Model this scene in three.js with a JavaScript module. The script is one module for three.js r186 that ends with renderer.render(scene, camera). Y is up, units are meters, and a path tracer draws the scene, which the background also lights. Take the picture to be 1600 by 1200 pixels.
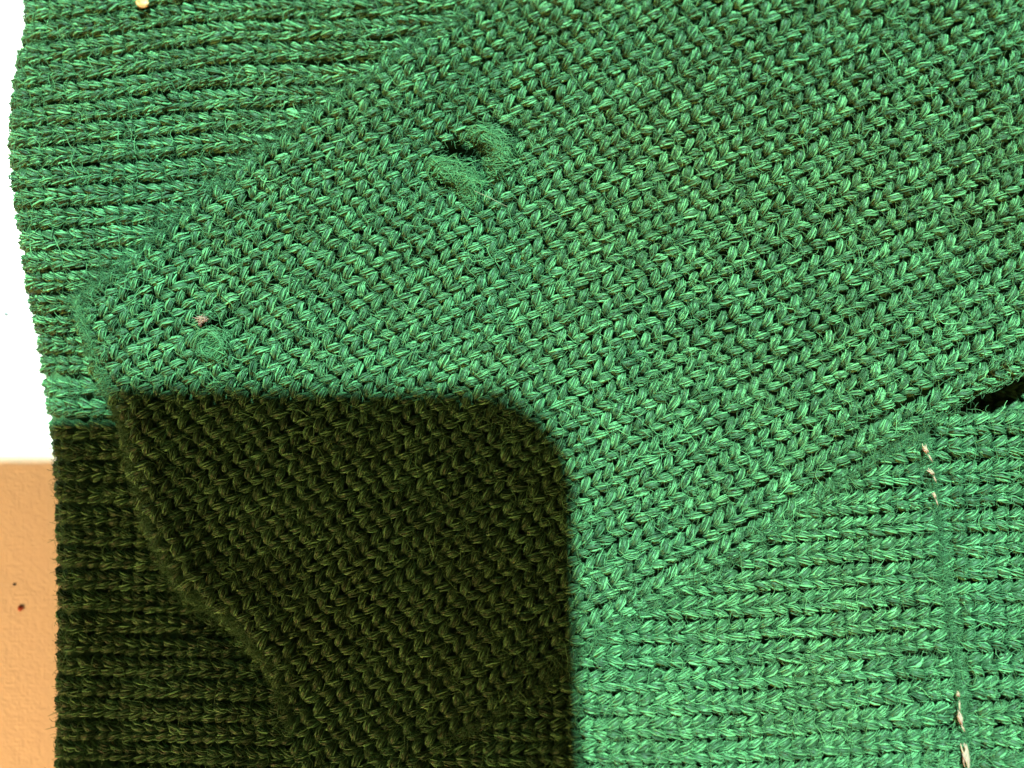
import * as THREE from 'three';
import { RoundedBoxGeometry } from 'three/addons/geometries/RoundedBoxGeometry.js';
import { mergeGeometries } from 'three/addons/utils/BufferGeometryUtils.js';

// ---------------------------------------------------------------- camera, light, exposure
// One layout unit (u) is 0.055 mm; the view is 1600 x 1200 u wide at the face of the cloth, 80 mm below the lens.
const U = 0.055e-3, LENS = 0.080;
const scene = new THREE.Scene();
const camera = new THREE.PerspectiveCamera(2 * Math.atan(600 * U / LENS) * 180 / Math.PI, 4 / 3, 0.004, 20);
camera.position.set(0, LENS, 0);
camera.up.set(0, 0, -1);
camera.lookAt(0, 0, 0);
camera.focus = LENS;
camera.userData.fStop = 12;

const renderer = new THREE.WebGLRenderer({ antialias: true });
renderer.setSize(1024, 768);
renderer.toneMapping = THREE.LinearToneMapping;
renderer.toneMappingExposure = 5.1;
renderer.shadowMap.enabled = true;

scene.background = new THREE.Color().setRGB(0.064, 0.037, 0.016);   // a dim room with warm walls

const sun = new THREE.DirectionalLight(new THREE.Color().setRGB(0.60, 0.94, 0.96), 5);
sun.position.set(0.09, 1, -0.82).multiplyScalar(0.4);
sun.castShadow = true;
sun.shadow.radius = 1.9;
sun.shadow.mapSize.set(4096, 4096);
Object.assign(sun.shadow.camera, { left: -0.12, right: 0.12, top: 0.12, bottom: -0.12, near: 0.05, far: 1 });
sun.shadow.camera.updateProjectionMatrix();
scene.add(sun, sun.target);

// ---------------------------------------------------------------- small helpers
function mulberry(a) {
  return () => { a |= 0; a = a + 0x6D2B79F5 | 0; let t = Math.imul(a ^ a >>> 15, 1 | a); t = t + Math.imul(t ^ t >>> 7, 61 | t) ^ t; return ((t ^ t >>> 14) >>> 0) / 4294967296; };
}
const rnd = mulberry(20250);
const rr = (a, b) => a + (b - a) * rnd();
const gauss = () => (rnd() + rnd() + rnd() + rnd() - 2) * 0.87 * 1.0;
const clamp = (x, a, b) => Math.min(b, Math.max(a, x));
const lerp = (a, b, t) => a + (b - a) * t;
const sm = (a, b, x) => { const t = clamp((x - a) / (b - a), 0, 1); return t * t * (3 - 2 * t); };
const hash = (i, j) => { let h = Math.imul(i, 374761393) + Math.imul(j, 668265263) | 0; h = Math.imul(h ^ h >>> 13, 1274126177); return ((h ^ h >>> 16) >>> 0) / 4294967296; };
function noise(x, y) {
  const i = Math.floor(x), j = Math.floor(y), u = sm(0, 1, x - i), v = sm(0, 1, y - j);
  return lerp(lerp(hash(i, j), hash(i + 1, j), u), lerp(hash(i, j + 1), hash(i + 1, j + 1), u), v) * 2 - 1;
}
function tag(o, label, category, group) {
  o.userData.label = label; o.userData.category = category;
  if (group) o.userData.group = group;
  return o;
}
const used = {};
function numbered(n) { used[n] = (used[n] ?? -1) + 1; return used[n] ? `${n}_${String(used[n]).padStart(3, '0')}` : n; }

class Buf {                                              // collects tubes in layout units, builds one Mesh in metres
  constructor() { this.p = []; this.n = []; this.c = []; this.i = []; this.count = 0; }
  // pts: array of [x, y, h]; nrm: frame normals; radius(k), color [r,g,b] linear
  tube(pts, nrm, sides, radius, color, closed = true, streak = 0) {
    const m = pts.length, base = this.count, d = [];
    for (let k = 0; k < m; k++) {
      const a = pts[Math.max(0, k - 1)], b = pts[Math.min(m - 1, k + 1)];
      let t = [b[0] - a[0], b[1] - a[1], b[2] - a[2]]; const tl = Math.hypot(...t) || 1; t = t.map(x => x / tl);
      let n = nrm[k]; const dt = n[0] * t[0] + n[1] * t[1] + n[2] * t[2];
      n = [n[0] - dt * t[0], n[1] - dt * t[1], n[2] - dt * t[2]]; const nl = Math.hypot(...n) || 1; n = n.map(x => x / nl);
      const q = [t[1] * n[2] - t[2] * n[1], t[2] * n[0] - t[0] * n[2], t[0] * n[1] - t[1] * n[0]];
      d.push([t, n, q]);
      const r = radius(k / (m - 1));
      for (let s = 0; s < sides; s++) {
        const a = s / sides * 2 * Math.PI, ca = Math.cos(a), sa = Math.sin(a);
        const v = [n[0] * ca + q[0] * sa, n[1] * ca + q[1] * sa, n[2] * ca + q[2] * sa];
        this.put(pts[k][0] + v[0] * r, pts[k][1] + v[1] * r, pts[k][2] + v[2] * r, v, color);
      }
    }
    for (let k = 0; k < m - 1; k++) for (let s = 0; s < sides; s++) {
      const a = base + k * sides + s, b = base + k * sides + (s + 1) % sides, c = a + sides, e = b + sides;
      this.i.push(a, c, b, b, c, e);
    }
    return d;
  }
  put(x, y, h, n, c) {                                    // layout (x right, y down the picture, h up) -> world (x, h, z)
    this.p.push((x - 800) * U, h * U, (y - 600) * U); this.n.push(n[0], n[2], n[1]); this.c.push(c[0], c[1], c[2]); this.count++;
  }
  geometry() {
    const g = new THREE.BufferGeometry();
    g.setAttribute('position', new THREE.Float32BufferAttribute(this.p, 3));
    g.setAttribute('normal', new THREE.Float32BufferAttribute(this.n, 3));
    g.setAttribute('color', new THREE.Float32BufferAttribute(this.c, 3));
    g.setIndex(this.i);
    return g;
  }
  build(name, material, parent) {
    const o = new THREE.Mesh(this.geometry(), material);
    o.name = name; o.castShadow = o.receiveShadow = true;
    (parent ?? scene).add(o);
    return o;
  }
}

// ---------------------------------------------------------------- materials
const wool = new THREE.MeshPhysicalMaterial({ color: 0xffffff, vertexColors: true, roughness: 0.55, specularIntensity: 0.25, side: THREE.DoubleSide });
const thread = new THREE.MeshStandardMaterial({ color: 0xffffff, vertexColors: true, roughness: 0.7, side: THREE.DoubleSide });
const DYE = [0.0345, 0.0935, 0.033];
function dye(x, y, k) {                                    // uneven dyeing: slow patches of bluer and of more olive green, k = lightness
  const w = noise(x / 260 + 3.1, y / 230 + 8.7) * 0.5 + noise(x / 70, y / 70) * 0.3 + sm(600, 1250, x) * 0.3 - 0.15;
  return [DYE[0] * k * (1 + 0.16 * w), DYE[1] * k, DYE[2] * k * (1 - 0.1 * w)];
}

// ---------------------------------------------------------------- outlines of the three pieces of knitting (layout units)
const SEAM_UPPER = [[118, 480], [155, 440], [200, 400], [300, 312], [400, 236], [480, 180], [560, 122], [650, 62], [730, 15], [800, -40], [890, -115]];
const EDGE_FOLD = [[118, 480], [138, 550], [160, 603], [185, 660], [200, 730], [222, 810], [245, 868], [272, 915], [312, 946], [360, 976], [395, 1020], [430, 1075], [450, 1140], [475, 1260], [490, 1340]];
const SEAM_LOWER = [[1780, 465], [1600, 577], [1540, 600], [1490, 640], [1430, 687], [1340, 742], [1250, 802], [1150, 880], [1060, 930], [960, 985], [900, 1030], [850, 1082], [780, 1122], [700, 1160], [600, 1260], [530, 1340]];
const SLANTED = [...SEAM_UPPER, [1780, -115], ...SEAM_LOWER, ...[...EDGE_FOLD].reverse().slice(0, -1)];
function inside(x, y, poly) {
  let c = false;
  for (let i = 0, j = poly.length - 1; i < poly.length; j = i++) {
    const [xi, yi] = poly[i], [xj, yj] = poly[j];
    if ((yi > y) !== (yj > y) && x < (xj - xi) * (y - yi) / (yj - yi) + xi) c = !c;
  }
  return c;
}
function dist(x, y, line) {
  let best = 1e9;
  for (let i = 0; i + 1 < line.length; i++) {
    const [ax, ay] = line[i], [bx, by] = line[i + 1], dx = bx - ax, dy = by - ay;
    const t = clamp(((x - ax) * dx + (y - ay) * dy) / (dx * dx + dy * dy), 0, 1);
    best = Math.min(best, Math.hypot(x - ax - t * dx, y - ay - t * dy));
  }
  return best;
}
function along(pts, y) {                                   // piecewise linear x(y)
  for (let i = 0; i + 1 < pts.length; i++) if (y <= pts[i + 1][0]) return lerp(pts[i][1], pts[i + 1][1], clamp((y - pts[i][0]) / (pts[i + 1][0] - pts[i][0]), 0, 1));
  return pts.at(-1)[1];
}
const LEFT_EDGE = [[-120, 38], [0, 33], [30, 32], [60, 27], [100, 18], [150, 9], [200, 6], [250, 9], [300, 13], [350, 20], [400, 26], [450, 34], [500, 44], [560, 54], [600, 60], [660, 69], [700, 74], [750, 77], [800, 78], [900, 81], [1000, 82], [1100, 80], [1340, 77]];
const HOLES = [[722, 248, 31, 18, 0.35], [748, 196, 15, 11, 0.4], [338, 510, 15, 9, -0.3]];
const inHole = (x, y, grow = 1) => HOLES.some(([cx, cy, a, b, t]) => {
  const dx = x - cx, dy = y - cy, p = dx * Math.cos(t) + dy * Math.sin(t), q = -dx * Math.sin(t) + dy * Math.cos(t);
  return (p / a) ** 2 + (q / b) ** 2 < grow * grow;
});
const roll = (d, wide, deep) => d >= wide ? 0 : deep * (1 - Math.sqrt(Math.max(0, 1 - (1 - d / wide) ** 2)));

// heights of the knitted faces (u above the nominal face)
const billow = (x, y) => 78 * Math.max(0, (600 - y) / 600) ** 2 + 62 * (Math.max(0, y - 600) / 600) ** 2 * sm(480, 900, x) + 5 * noise(x / 310 + 5, y / 280 + 2) + 2.5 * noise(x / 110 + 1, y / 120 + 7);
function heightSlanted(x, y) {
  let h = billow(x, y);
  const inn = inside(x, y, SLANTED), f = dist(x, y, EDGE_FOLD), s = dist(x, y, SEAM_UPPER), l = dist(x, y, SEAM_LOWER);
  const tall = 50 * (1 - sm(960, 1150, y)) * sm(500, 590, y) + 6;
  h -= roll(inn ? f : 0, 30, tall);
  if (inn) h += 15 * Math.exp(-((f / 55) ** 2)) * sm(560, 680, y) * sm(1120, 960, y);   // the fold stands up along its edge
  h -= 4 * Math.exp(-((s / 18) ** 2));
  const open = sm(1440, 1540, x);
  h -= lerp(4 * Math.exp(-((l / 16) ** 2)), roll(inn ? l : 0, 26, 22), open);
  const [hx, hy] = HOLES[0];
  h -= 10 * Math.exp(-(((x - hx) / 60) ** 2 + ((y - hy) / 45) ** 2));
  return h;
}
function heightLevel(x, y) {
  const up = sm(600, 400, y), bottom = sm(930, 1130, y) * sm(150, 400, x);
  let h = -54 * (1 - up) * (1 - 0.9 * bottom) - 4 + billow(x, y);
  h -= 3 * Math.exp(-((dist(x, y, SEAM_UPPER) / 16) ** 2));
  return h;
}
function heightLower(x, y) {
  const seam = 1440 + (y - 650) * 0.12;
  return -4 + billow(x, y) - 3 * Math.exp(-((dist(x, y, SEAM_LOWER) / 16) ** 2)) - 8 * Math.exp(-(((x - seam - 10) / 16) ** 2)) - roll(Math.max(0, y - 628 + 100 * sm(1520, 1440, x)), 16, 22);
}
const spread = h => 1 - h * U / LENS;                      // how much wider a deeper piece of cloth has to be to fill the same angle
const place = (x, y, h) => [800 + (x - 800) * spread(h), 600 + (y - 600) * spread(h), h];
const surfSlanted = (x, y) => place(x, y, heightSlanted(x, y));
const surfLower = (x, y) => place(x, y, heightLower(x, y));
const WRAP = 34;
function surfLevel(x, y) {                                 // the level piece turns down and under at its folded left edge
  const e = along(LEFT_EDGE, y), over = e + WRAP - x, h = heightLevel(Math.max(x, e + WRAP), y);
  if (over <= 0) return place(x, y, h);
  const a = over / WRAP, p = place(e + WRAP, y, h);
  return [p[0] - WRAP * Math.sin(a), p[1], h - WRAP * (1 - Math.cos(a))];
}
function frameAt(S, x, y) {
  const e = 3, p = S(x, y), a = S(x + e, y), b = S(x, y + e);
  const du = [a[0] - p[0], a[1] - p[1], a[2] - p[2]], dv = [b[0] - p[0], b[1] - p[1], b[2] - p[2]];
  let n = [du[1] * dv[2] - du[2] * dv[1], du[2] * dv[0] - du[0] * dv[2], du[0] * dv[1] - du[1] * dv[0]];
  const l = Math.hypot(...n) || 1; n = n.map(v => v / l);
  if (n[2] < 0 && S !== surfLevel) n = n.map(v => -v);
  return { p, n };
}

// ---------------------------------------------------------------- one stitch: two legs of woollen yarn that make a V
const LEG = [[-0.22, 0.05, -0.50], [0.02, 0.10, -0.10], [0.30, 0.19, 0.05], [0.60, 0.29, 0.02], [0.88, 0.375, -0.15], [1.12, 0.43, -0.55]];
function leg(buf, S, cx, cy, ang, dir, side, course, wale, o) {
  const ca = Math.cos(ang), sa = Math.sin(ang), pts = [], nrm = [];
  for (const [lu, lv, lh] of LEG) {
    let u = (lu - 0.5 + (o.reach - 1) * (lu - 0.4)) * course * dir, v = side * (lv * o.open + o.shift) * wale;
    const ru = u * Math.cos(o.turn) - v * Math.sin(o.turn), rv = u * Math.sin(o.turn) + v * Math.cos(o.turn);
    const x = cx + ru * ca - rv * sa, y = cy + ru * sa + rv * ca;
    const { p, n } = frameAt(S, x, y), h = lh * wale * 0.95 + o.lift;
    pts.push([p[0] + n[0] * h, p[1] + n[1] * h, p[2] + n[2] * h]); nrm.push(n);
  }
  const R = o.thick * wale, col = dye(cx, cy, 0.48 * o.tone);
  const frames = buf.tube(pts, nrm, 6, t => R * (0.78 - 0.16 * (2 * t - 1) ** 2), col);
  const twist = o.twist, nF = 13;
  for (let f = 0; f < nF; f++) {
    const a0 = (f + 0.5 - nF / 2) / nF * 4.6 + rr(-0.4, 0.4), rad = R * rr(0.6, 1.06), k = o.tone * rr(0.3, 2.15), fp = [], fn = [];
    const from = rr(-0.02, 0.35), to = Math.min(1, from + rr(0.45, 0.85)), wob = rr(-0.3, 0.3), fr = R * rr(0.13, 0.32), skew = rr(-0.7, 0.7);
    for (let s = 0; s < 4; s++) {
      const mid = lerp(from, to, s / 3), t = clamp(mid, 0, 1) * (pts.length - 1), i = Math.min(pts.length - 2, Math.floor(t)), w = t - i;
      const a = a0 + side * dir * (twist * (mid - 0.5) + skew * (s / 3 - 0.5) * (to - from)) + wob * Math.sin(s * 1.9 + f), c = Math.cos(a), q = Math.sin(a), o3 = [0, 0, 0];
      for (let d = 0; d < 3; d++) {
        const N = lerp(frames[i][1][d], frames[i + 1][1][d], w), Q = lerp(frames[i][2][d], frames[i + 1][2][d], w);
        o3[d] = N * c + Q * q;
      }
      const puff = (1 - 0.30 * (2 * mid - 1) ** 2) * (s === 0 || s === 3 ? 0.86 : 1.05);
      fp.push([0, 1, 2].map(d => lerp(pts[i][d], pts[i + 1][d], w) + o3[d] * rad * puff)); fn.push(o3);
    }
    buf.tube(fp, fn, 3, t => fr * (1 - 0.55 * (2 * t - 1) ** 2), dye(cx, cy, k));
  }
}
function stitch(buf, S, x, y, ang, dir, course, wale, style) {
  const common = { thick: style.thick * rr(0.93, 1.08), lift: gauss() * 1.4, tone: rr(0.84, 1.16) };
  const dx = gauss() * 1.7, dy = gauss() * 1.4, t = gauss() * 0.09;
  for (const side of [-1, 1])
    leg(buf, S, x + dx, y + dy, ang + t, dir, side, course, wale, {
      thick: common.thick * rr(0.95, 1.05), lift: common.lift + gauss() * 0.8, tone: common.tone * rr(0.93, 1.07),
      open: style.open * rr(0.94, 1.06), shift: rr(-0.015, 0.015), reach: style.reach * rr(0.95, 1.06), turn: style.turn + gauss() * 0.05, twist: rr(0.7, 1.25),
    });
}

// ---------------------------------------------------------------- the knitted garment
const garment = new THREE.Group();
garment.name = 'knitted_sweater'; scene.add(garment);
tag(garment, 'green fine-knit wool sweater with a frayed hole, lying folded on a pale tabletop', 'sweater');
function panel(name, label) { const g = new THREE.Group(); g.name = name; g.userData.label = label; garment.add(g); return g; }

// walks each wale (a column of stitches) along its line y = f(row, x) and lays one mesh per wale
function knit(parent, S, f, rows, x0, x1, keep, dir, course, wale, style) {
  for (let r = rows[0]; r < rows[1]; r++) {
    const buf = new Buf(), wob = rr(0, 100); let x = x0 + (style.loose ? rr(0, course) : 0), made = 0;
    while (x < x1) {
      const y0 = f(r, x), y1 = f(r, x + 4), ang = Math.atan2(y1 - y0, 4);
      const y = y0 + (style.wave ?? 2.6) * noise(x / 60 + wob, r * 3.7);
      if (y > -105 && y < 1310 && keep(x, y)) { stitch(buf, S, x, y, ang, dir, course, wale, style); made++; }
      x += course * Math.cos(ang) * (1 + 0.08 * noise(x / 130 + 4, r * 0.3));
    }
    if (made) buf.build('knit_row', wool, parent);
  }
}
// the back of the loops: a sheet of the same wool under the stitches
function backing(parent, S, keep, x0, x1, step, depth, name = 'inner_face') {
  const buf = new Buf(), nx = Math.ceil((x1 - x0) / step), ny = Math.ceil(1430 / step), id = new Map();
  const vert = (i, j) => {
    const k = i * 10000 + j;
    if (!id.has(k)) {
      const x = x0 + i * step, y = -110 + j * step, { p, n } = frameAt(S, x, y), h = -(typeof depth === 'function' ? depth(x, y) : depth) + 2.5 * noise(x / 9, y / 9);
      buf.put(p[0] + n[0] * h, p[1] + n[1] * h, p[2] + n[2] * h, n, dye(x, y, 0.8 + 0.25 * noise(x / 7, y / 7)));
      id.set(k, buf.count - 1);
    }
    return id.get(k);
  };
  for (let i = 0; i < nx; i++) for (let j = 0; j < ny; j++)
    if (keep(x0 + (i + 0.5) * step, -110 + (j + 0.5) * step)) { const a = vert(i, j), b = vert(i + 1, j), c = vert(i, j + 1), d = vert(i + 1, j + 1); buf.i.push(a, c, b, b, c, d); }
  return buf.build(name, wool, parent);
}

// the slanted piece: wales climb to the upper right, Vs open that way
const rise = x => { const t = (x - 800) / 100; return -(66 * t - 0.5 * t * t); };
const fSlanted = (r, x) => { const y = r * 42; return y + rise(x) * (1 - 2e-4 * (y - 600)) * (1 - 0.2 * sm(950, 1350, y)); };
const nearSlanted = (x, y, m) => inside(x, y, SLANTED) || Math.min(dist(x, y, SEAM_UPPER), dist(x, y, SEAM_LOWER)) < m;
const slanted = panel('slanted_panel', 'middle piece whose rows of stitches climb to the upper right');
knit(slanted, surfSlanted, fSlanted, [-18, 52], 100, 1740, (x, y) => nearSlanted(x, y, 9) && !inHole(x, y, 1.12), 1, 22.5, 36, { thick: 0.186, open: 1.06, reach: 0.92, turn: -0.14 });
backing(slanted, surfSlanted, (x, y) => inside(x, y, SLANTED) && !inHole(x, y, 0.9), 90, 1760, 9, 16);

// the level piece on the left: flat rows, Vs open to the left, folded under at its left edge
const fLevel = (r, x) => { const y = r * 33.6; return y + (x - 200) * lerp(-0.075, 0.03, sm(0, 900, y)) + 6 * Math.sin(x / 90 + 1) * sm(420, 0, y); };
const level = panel('level_panel', 'piece with level rows of stitches and a folded edge');
const underFold = (x, y) => x < 520 && y > 480 && dist(x, y, EDGE_FOLD) < 34;
const keepLevel = (x, y) => x < 900 && !(y > 560 && x > 545) && (!inside(x, y, SLANTED) || underFold(x, y) && y > 590 && y < 1000 || dist(x, y, SEAM_UPPER) < 9);
knit(level, surfLevel, fLevel, [-5, 41], -45, 900, (x, y) => x > along(LEFT_EDGE, y) - 28 && keepLevel(x, y), -1, 19.5, 33, { thick: 0.212, open: 0.86, reach: 1.1, turn: 0.04, loose: true, wave: 1.8 });
backing(level, surfLevel, (x, y) => x > along(LEFT_EDGE, y) - 34 && keepLevel(x, y), -40, 900, 9, (x, y) => lerp(0, 11, sm(25, 70, x - along(LEFT_EDGE, y))));

// the level piece at the lower right: Vs open to the right
const fLower = (r, x) => r * 37.6 + (x - 1250) * -0.032 + 5 * Math.sin(x / 140);
const lower = panel('lower_panel', 'piece with level rows crossed by a seam with pale stitches');
const keepLower = (x, y) => x > 528 && y > 570 && (!inside(x, y, SLANTED) || x < 1430 && dist(x, y, SEAM_LOWER) < 9) && !(y < 645 - 0.02 * (x - 1500) && x > 1400);
knit(lower, surfLower, fLower, [14, 38], 530, 1740, keepLower, 1, 22.5, 37.6, { thick: 0.195, open: 0.98, reach: 0.94, turn: -0.12 });
backing(lower, surfLower, (x, y) => keepLower(x, y - 6), 530, 1760, 9, 17);

// the far side of the sweater, under the front
{
  const S = (x, y) => [x, y, -122 + 3 * noise(x / 80, y / 80)];
  const back = backing(garment, S, (x, y) => x > along(LEFT_EDGE, y) + 6, 0, 1800, 20, 0, 'back_panel');
  const inner = panel('inner_panel', 'rows of stitches seen in the dark gap between two pieces');
  knit(inner, (x, y) => [x, y, -84 + 5 * noise(x / 60, y / 60)], (r, x) => r * 34 - 0.02 * (x - 1500), [15, 20], 1440, 1740, (x, y) => y > 535, 1, 21, 34, { thick: 0.21, open: 1, reach: 1, turn: 0 });
  backing(inner, (x, y) => [x, y, -102], (x, y) => x > 1430 && y > 510 && y < 700, 1420, 1760, 12, 0);
}

// ---------------------------------------------------------------- tabletop
{
  const N = 1024, data = new Uint8Array(N * N * 4), per = (x, y, f, s) => {                        // tiling value noise
    const X = x * f / N, Y = y * f / N, i = Math.floor(X), j = Math.floor(Y), u = sm(0, 1, X - i), v = sm(0, 1, Y - j), w = k => ((k % f) + f) % f;
    return lerp(lerp(hash(w(i) + s, w(j)), hash(w(i + 1) + s, w(j)), u), lerp(hash(w(i) + s, w(j + 1)), hash(w(i + 1) + s, w(j + 1)), u), v);
  };
  for (let y = 0; y < N; y++) for (let x = 0; x < N; x++) {
    const a = per(x, y, 24, 1), b = per(x, y, 61, 500), c = per(x, y, 160, 900);
    const v = 255 * clamp(0.45 * a + 0.35 * (1 - Math.abs(2 * b - 1)) + 0.2 * c, 0, 1), k = (y * N + x) * 4;
    data[k] = data[k + 1] = data[k + 2] = v; data[k + 3] = 255;
  }
  const tex = new THREE.DataTexture(data, N, N); tex.wrapS = tex.wrapT = THREE.RepeatWrapping; tex.magFilter = tex.minFilter = THREE.LinearFilter; tex.needsUpdate = true;
  tex.repeat.set(25, 25);                                                                          // one tile is 24 mm
  const paint = new THREE.MeshStandardMaterial({ color: new THREE.Color().setRGB(0.62, 0.59, 0.48), roughness: 0.55, bumpMap: tex, bumpScale: 0.00005 });
  const g = new THREE.BoxGeometry(0.6, 0.018, 0.6);
  const table = new THREE.Mesh(g, paint); table.name = 'tabletop'; table.position.set(-0.02, -134 * U - 0.009, 0.04); table.receiveShadow = true; table.castShadow = true;
  table.userData.kind = 'structure'; table.userData.label = 'pale painted tabletop with a fine uneven texture beside the green sweater'; scene.add(table);
}

// ---------------------------------------------------------------- the phone that takes the picture and throws the rounded shadow
{
  const phone = new THREE.Group(); phone.name = 'smartphone'; scene.add(phone);
  tag(phone, 'dark smartphone held flat above the sweater, throwing the rounded shadow', 'smartphone');
  const dark = new THREE.MeshStandardMaterial({ color: new THREE.Color().setRGB(0.03, 0.03, 0.033), roughness: 0.5 });
  const glass = new THREE.MeshPhysicalMaterial({ color: new THREE.Color().setRGB(0.012, 0.012, 0.014), roughness: 0.08, clearcoat: 1 });
  const W = 0.160, D = 0.078, T = 0.008, rC = 0.0095, s = new THREE.Shape(), a = W / 2, b = D / 2;
  s.moveTo(-a + rC, -b); s.lineTo(a - rC, -b); s.absarc(a - rC, -b + rC, rC, -Math.PI / 2, 0); s.lineTo(a, b - rC); s.absarc(a - rC, b - rC, rC, 0, Math.PI / 2);
  s.lineTo(-a + rC, b); s.absarc(-a + rC, b - rC, rC, Math.PI / 2, Math.PI); s.lineTo(-a, -b + rC); s.absarc(-a + rC, -b + rC, rC, Math.PI, Math.PI * 1.5);
  const cx = 0.0128 - W / 2, cz = -0.0665 + D / 2;                                                // right and top edge of the phone
  const body = new THREE.Mesh(new THREE.ExtrudeGeometry(s, { depth: T, bevelEnabled: false, curveSegments: 24 }), dark);
  body.name = 'body'; body.rotation.x = -Math.PI / 2; phone.add(body); body.castShadow = true;
  phone.position.set(cx, LENS + 0.0015, cz);
  const screen = new THREE.Mesh(new RoundedBoxGeometry(W - 0.006, 0.0006, D - 0.006, 3, 0.0003), glass); screen.name = 'screen'; screen.position.y = T + 0.0003; phone.add(screen);
}
// ---------------------------------------------------------------- loose fibres, frayed hole, lint, pale stitches
const CREAM = [0.225, 0.15, 0.088], PINK = [0.20, 0.12, 0.07], STRAW = [0.30, 0.155, 0.04];
const lift = ([x, y, h]) => place(x, y, h + billow(x, y));   // a point `h` above the face of the cloth
function strand(buf, pts, radius, color, sides = 3) {
  buf.tube(pts, pts.map(() => [0.12, 0.2, 1]), sides, t => radius * (1 - 0.5 * (2 * t - 1) ** 2), color);
}
// a matted tuft: curled hairs that follow an arc, heaped up to `tall`
function tuft(name, label, arc, wide, tall, n, tint) {
  const buf = new Buf();
  for (let k = 0; k < n; k++) {
    const t0 = rnd() * 0.8, span = rr(0.15, 0.5), off = gauss() * wide * 0.62, drift = gauss() * wide * 0.9, top = tall * Math.max(0.1, 1 - (off / wide) ** 2) * rr(0.2, 1) + rr(0, 3), pts = [];
    const curl = rnd() < 0.75 ? rr(1.5, 6) : rr(6, 13), ph = rr(0, 6.28), turns = rr(2, 5);
    for (let s = 0; s < 8; s++) {
      const t = clamp(t0 + span * s / 7, 0, 1) * (arc.length - 1), i = Math.min(arc.length - 2, Math.floor(t)), w = t - i;
      const a = arc[i], b = arc[i + 1], dx = b[0] - a[0], dy = b[1] - a[1], l = Math.hypot(dx, dy);
      const o = off + drift * s / 7 + curl * Math.sin(ph + turns * s / 3);
      pts.push([lerp(a[0], b[0], w) - dy / l * o + curl * 0.5 * Math.cos(ph + turns * s / 2.5), lerp(a[1], b[1], w) + dx / l * o, top * Math.sin(0.25 + 2.7 * s / 7) + lerp(a[2], b[2], w)]);
    }
    const c = dye(pts[0][0], pts[0][1], rr(0.6, 1.5));
    strand(buf, pts.map(lift), rr(0.45, 0.95), c.map((v, d) => v * tint[d]));
  }
  const o = buf.build(name, wool, garment);
  if (label) o.userData.label = label;
  return o;
}
tuft('frayed_tuft', 'matted wool curling along the right side of the hole', [[728, 212, -4], [752, 206, 2], [772, 218, 4], [785, 240, 4], [780, 262, 0], [762, 270, -4]], 15, 11, 620, [1.4, 1.4, 1.35]);
tuft('frayed_tuft', 'matted wool heaped below the hole', [[664, 268, -2], [684, 259, 3], [708, 266, 4], [730, 280, 3], [738, 300, 0], [722, 312, -3]], 17, 11, 640, [1.4, 1.4, 1.3]);
tuft('frayed_tuft', 'thin frayed wool hanging inside the hole', [[716, 222, -22], [735, 240, -20], [752, 258, -18], [764, 268, -12]], 14, 8, 60, [0.9, 1, 1]);
tuft('wool_pill', 'small round pill of wool on the slanted piece', [[306, 532, 0], [318, 520, 3], [336, 522, 4], [346, 536, 3], [338, 552, 3], [320, 554, 3], [310, 542, 2], [322, 534, 4]], 7, 13, 420, [1.25, 1.3, 1.25]);
{
  const buf = new Buf();                                   // the yarn pulled out of the knit beside the pill
  const path = [[300, 552, -6], [303, 530, 5], [316, 519, 8], [332, 519, 8], [344, 530, 8], [347, 548, 6], [343, 566, -4]];
  const c = new THREE.CatmullRomCurve3(path.map(p => new THREE.Vector3(...p))).getPoints(16).map(v => [v.x, v.y, v.z]);
  for (let k = 0; k < 7; k++) strand(buf, c.map((p, i) => [p[0] + 2.4 * Math.sin(k * 2.1 + i * 0.5) + gauss() * 0.4, p[1] + gauss() * 0.4 + 2.2 * Math.cos(k * 2.1 + i * 0.5), p[2] + 6 + 1.5 * Math.cos(k)]).map(lift), 1.5, dye(p0(c)[0], p0(c)[1], rr(0.9, 1.5)), 4);
  buf.build('pulled_loop', wool, garment);
}
function p0(c) { return c[0]; }
tuft('folded_rim', 'rolled edge of the slanted piece above the dark gap', [[1485, 640, -20], [1520, 612, -20], [1560, 592, -19], [1605, 573, -18], [1660, 540, -18]], 9, 8, 500, [1.05, 1, 0.95]);
// pale stitches along the seam of the lower right piece
for (const [x, y, len, thick, a] of [[1446, 701, 11, 4.2, 1.3], [1453, 715, 12, 1.5, 1.0], [1455, 738, 10, 3.8, 0.7], [1461, 749, 9, 1.5, 1.1], [1460, 774, 9, 3.4, 1.2], [1464, 785, 9, 1.3, 1.2], [1497, 1085, 7, 2.6, 1.4], [1499, 1102, 14, 1.6, 1.5], [1500, 1122, 17, 4.4, 1.4], [1504, 1137, 11, 1.6, 1.0], [1509, 1183, 32, 6.2, 1.4]]) {
  const buf = new Buf();
  for (let k = 0; k < 16; k++) {
    const pts = [], w = rr(-1, 1), o = rr(-1.3, 1.3), l = len * rr(0.45, 1.25), slip = rr(-0.2, 0.2) * len;
    for (let s = 0; s < 7; s++) {
      const t = s / 6 - 0.5, u = t * l + slip, v = thick * (w * (1 - 2.6 * t * t) * 0.8 + o * t) + gauss() * 0.4;
      pts.push([x + u * Math.cos(a) - v * Math.sin(a), y + u * Math.sin(a) + v * Math.cos(a), 7.5 + thick * 0.6 * (1 - w * w) - 60 * t * t * t * t ]);
    }
    strand(buf, pts.map(lift), thick * rr(0.13, 0.27), CREAM.map(v => v * rr(0.8, 1.1)), 5);
  }
  buf.build('seam_stitch', thread, lower);
}
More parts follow.
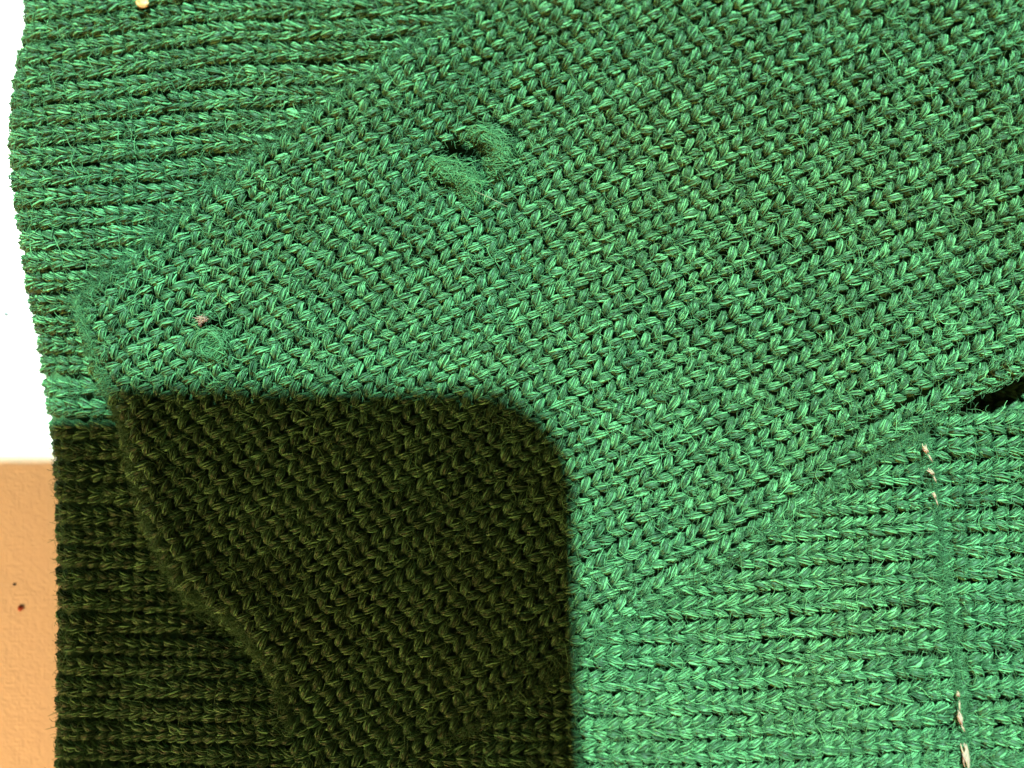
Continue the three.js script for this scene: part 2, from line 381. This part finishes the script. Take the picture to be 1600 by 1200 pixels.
{
  const shapes = [], mats = [];                            // single hairs standing off the yarn everywhere
  for (let v = 0; v < 6; v++) {
    const buf = new Buf(), pts = [], bend = rr(-1, 1), kink = rr(-4, 4);
    for (let s = 0; s < 7; s++) { const t = s / 6 - 0.5; pts.push([800 + 30 * t + kink * 0.3 * Math.sin(s * 2), 600 + bend * 26 * (t * t - 0.1) + kink * Math.sin(t * 7 + v), 8 * (0.22 - t * t) * (0.6 + rnd())]); }
    strand(buf, pts, 0.42, [1, 1, 1]);
    shapes.push(buf.geometry()); mats.push([]);
  }
  const q = new THREE.Quaternion(), e = new THREE.Euler(), one = new THREE.Vector3();
  const add = (x, y, h, tone, sc = rr(0.4, 1.25), turn = null) => {
    e.set(rr(-0.25, 0.25), turn ?? rr(0, 6.28), rr(-0.25, 0.25)); q.setFromEuler(e);
    mats[Math.floor(rnd() * 6)].push([new THREE.Matrix4().compose(new THREE.Vector3((x - 800) * U, h * U, (y - 600) * U), q, one.set(sc, rr(0.6, 1.3), sc)), dye(x, y, tone)]);
  };
  for (let k = 0; k < 44000; k++) {
    const x = rr(0, 1610), y = rr(-10, 1210), on = inside(x, y, SLANTED) ? surfSlanted : x > 545 && y > 570 ? surfLower : x > along(LEFT_EDGE, y) - 18 ? surfLevel : null;
    if (!on || inHole(x, y, 0.9) || (on === surfLower && x > 1490 && y < 640)) continue;
    const p = on(x, y); const long = k % 9 === 0; add(p[0], p[1], p[2] + (long ? rr(3, 10) : rr(1, 7.5)), rr(0.6, 2.2) * (rnd() < 0.12 ? 1.6 : 1), long ? rr(0.7, 1.4) : rr(0.3, 0.75));
  }
  // wool felted along the joins and the seam, where stitches of the pieces meet
  const felt = (line, S, n, wide, h0, k0 = 0.6, k1 = 1.7) => { for (let k = 0; k < n; k++) { const i = Math.floor(rnd() * (line.length - 1)), t = rnd(), x = lerp(line[i][0], line[i + 1][0], t) + gauss() * wide, y = lerp(line[i][1], line[i + 1][1], t) + gauss() * wide, p = S(x, y); add(p[0], p[1], p[2] + rr(0, h0), rr(k0, k1), rr(0.3, 0.9)); } };
  felt(SEAM_UPPER, surfSlanted, 2300, 16, 8);
  felt(SEAM_LOWER.slice(3, 14), surfSlanted, 1900, 16, 8);
  felt(EDGE_FOLD.slice(0, 13).map(([x, y]) => [x + 7, y]), (x, y) => { const p = surfSlanted(x, y); return inside(x, y, SLANTED) ? p : [p[0], p[1], Math.max(p[2], -36)]; }, 3600, 7, 7, 0.8, 2.0);
  felt([[1440, 680], [1458, 760], [1470, 850], [1482, 940], [1494, 1040], [1502, 1120], [1512, 1210]], surfLower, 1900, 11, 9);
  for (let k = 0; k < 260; k++) { const y = rr(0, 1200), p = surfLevel(along(LEFT_EDGE, y) + rr(-30, 4), y); add(p[0] - rr(0, 7), p[1], p[2] - rr(0, 30), rr(0.5, 1)); }
  shapes.forEach((g, v) => {
    const o = new THREE.InstancedMesh(g, wool, mats[v].length); o.name = numbered('loose_hair'); o.userData.kind = 'stuff'; o.castShadow = o.receiveShadow = true;
    mats[v].forEach(([m, c], i) => { o.setMatrixAt(i, m); o.setColorAt(i, new THREE.Color().setRGB(...c)); });
    garment.add(o);
  });
}
// ---------------------------------------------------------------- small things lying on the cloth and on the table
function lone(name, label, category, pts, r, color, mat = thread) { const b = new Buf(); strand(b, pts.map(lift), r, color, 4); return tag(b.build(name, mat), label, category); }
lone('stray_hair', 'single pale hair lying straight beside the frayed hole', 'hair', [[741, 298, 15], [752, 303, 15], [766, 309, 14], [780, 317, 13], [793, 323, 9]], 0.65, [0.10, 0.12, 0.055]);
{
  const b = new Buf();
  for (let k = 0; k < 70; k++) { const a = rr(0, 6.28), l = rr(5, 14), x = 315 + gauss() * 7, y = 499 + gauss() * 5, bend = rr(-4, 4); strand(b, [0, 1, 2, 3, 4].map(s => [x + (s / 4 - 0.5) * l * Math.cos(a) + bend * Math.sin(s), y + (s / 4 - 0.5) * l * Math.sin(a) * 0.7 + bend * 0.5 * Math.cos(s), 12 + 4 * Math.sin(s * 0.8) + rr(-2, 2)]).map(lift), rr(0.5, 0.9), PINK.map(v => v * rr(0.7, 1.2))); }
  tag(b.build('lint', thread), 'small ball of pinkish lint beside the pulled loop', 'lint');
}
{
  const g = new THREE.IcosahedronGeometry(9, 3), p = g.attributes.position;
  for (let k = 0; k < p.count; k++) { const X = p.getX(k), Y = p.getY(k), Z = p.getZ(k), f = 1 + 0.3 * noise(X / 6 + Y / 7, Z / 6) + 0.12 * noise(X / 2, Z / 2 + Y); p.setXYZ(k, X * f * 1.05, Y * f * 0.28, Z * f * 0.9); }
  g.scale(U, U, U); g.computeVertexNormals();
  const o = new THREE.Mesh(g, new THREE.MeshStandardMaterial({ color: new THREE.Color().setRGB(...STRAW), roughness: 0.6 }));
  o.name = 'straw_fleck'; { const p = lift([222, 3, 10]); o.position.set((p[0] - 800) * U, p[2] * U, (p[1] - 600) * U); } o.rotation.set(0.15, 0.2, -0.12); o.castShadow = true; scene.add(o);
  tag(o, 'small straw yellow fleck stuck on the green knit near the top', 'fleck');
}
{
  const crumb = (x, y, r, color, name, label, cat) => {
    const g = new THREE.IcosahedronGeometry(r * U, 2), p = g.attributes.position;
    for (let k = 0; k < p.count; k++) { const f = 1 + 0.35 * noise(p.getX(k) / U / r * 1.7 + x, p.getZ(k) / U / r * 1.7 + p.getY(k) / U / r * 2.3); p.setXYZ(k, p.getX(k) * f * 1.2, p.getY(k) * f * 0.5, p.getZ(k) * f); }
    g.computeVertexNormals();
    const o = new THREE.Mesh(g, new THREE.MeshStandardMaterial({ color: new THREE.Color().setRGB(...color), roughness: 0.8 })), s = spread(-134);
    o.name = name; o.position.set((x - 800) * s * U, -134 * U + r * 0.35 * U, (y - 600) * s * U); o.castShadow = true; scene.add(o);
    tag(o, label, cat);
  };
  crumb(33, 950, 4.2, [0.36, 0.06, 0.02], 'crumb', 'reddish brown crumb on the orange lit tabletop left of the sweater', 'crumb');
  crumb(23, 913, 2.4, [0.05, 0.04, 0.03], 'dark_speck', 'tiny dark speck on the tabletop just above the reddish crumb', 'speck');
  crumb(10, 491, 3.2, [0.10, 0.10, 0.10], 'grey_speck', 'tiny grey speck on the sunlit white part of the tabletop', 'speck');
}
// ---------------------------------------------------------------- the warm lamp of the room: it lights what the phone shades
{
  const lamp = new THREE.Group(); lamp.name = 'table_lamp'; scene.add(lamp); lamp.position.set(-0.28, -134 * U, 0.32);
  tag(lamp, 'warm table lamp with a conical shade standing beyond the sweater', 'lamp');
  const metal = new THREE.MeshStandardMaterial({ color: new THREE.Color().setRGB(0.25, 0.24, 0.22), roughness: 0.4, metalness: 0.6 });
  const cloth = new THREE.MeshStandardMaterial({ color: new THREE.Color().setRGB(0.6, 0.5, 0.36), roughness: 0.9, side: THREE.DoubleSide });
  const add = (name, g, m, y) => { const o = new THREE.Mesh(g, m); o.name = name; o.position.y = y; o.castShadow = true; lamp.add(o); return o; };
  add('base', new THREE.CylinderGeometry(0.05, 0.055, 0.014, 32), metal, 0.007);
  add('stem', new THREE.CylinderGeometry(0.006, 0.006, 0.152, 16), metal, 0.089);
  add('shade', new THREE.CylinderGeometry(0.045, 0.10, 0.09, 48, 1, true), cloth, 0.24);
  const warm = new THREE.Color().setRGB(1, 0.52, 0.22);
  add('bulb', new THREE.SphereGeometry(0.024, 24, 16), new THREE.MeshStandardMaterial({ color: 0xffffff, emissive: warm, emissiveIntensity: 4 }), 0.188);
  const light = new THREE.PointLight(warm, 0.18, 0, 2); light.position.set(-0.28, -134 * U + 0.188, 0.32); light.castShadow = true; light.shadow.radius = 1.2; scene.add(light);
}
renderer.render(scene, camera);
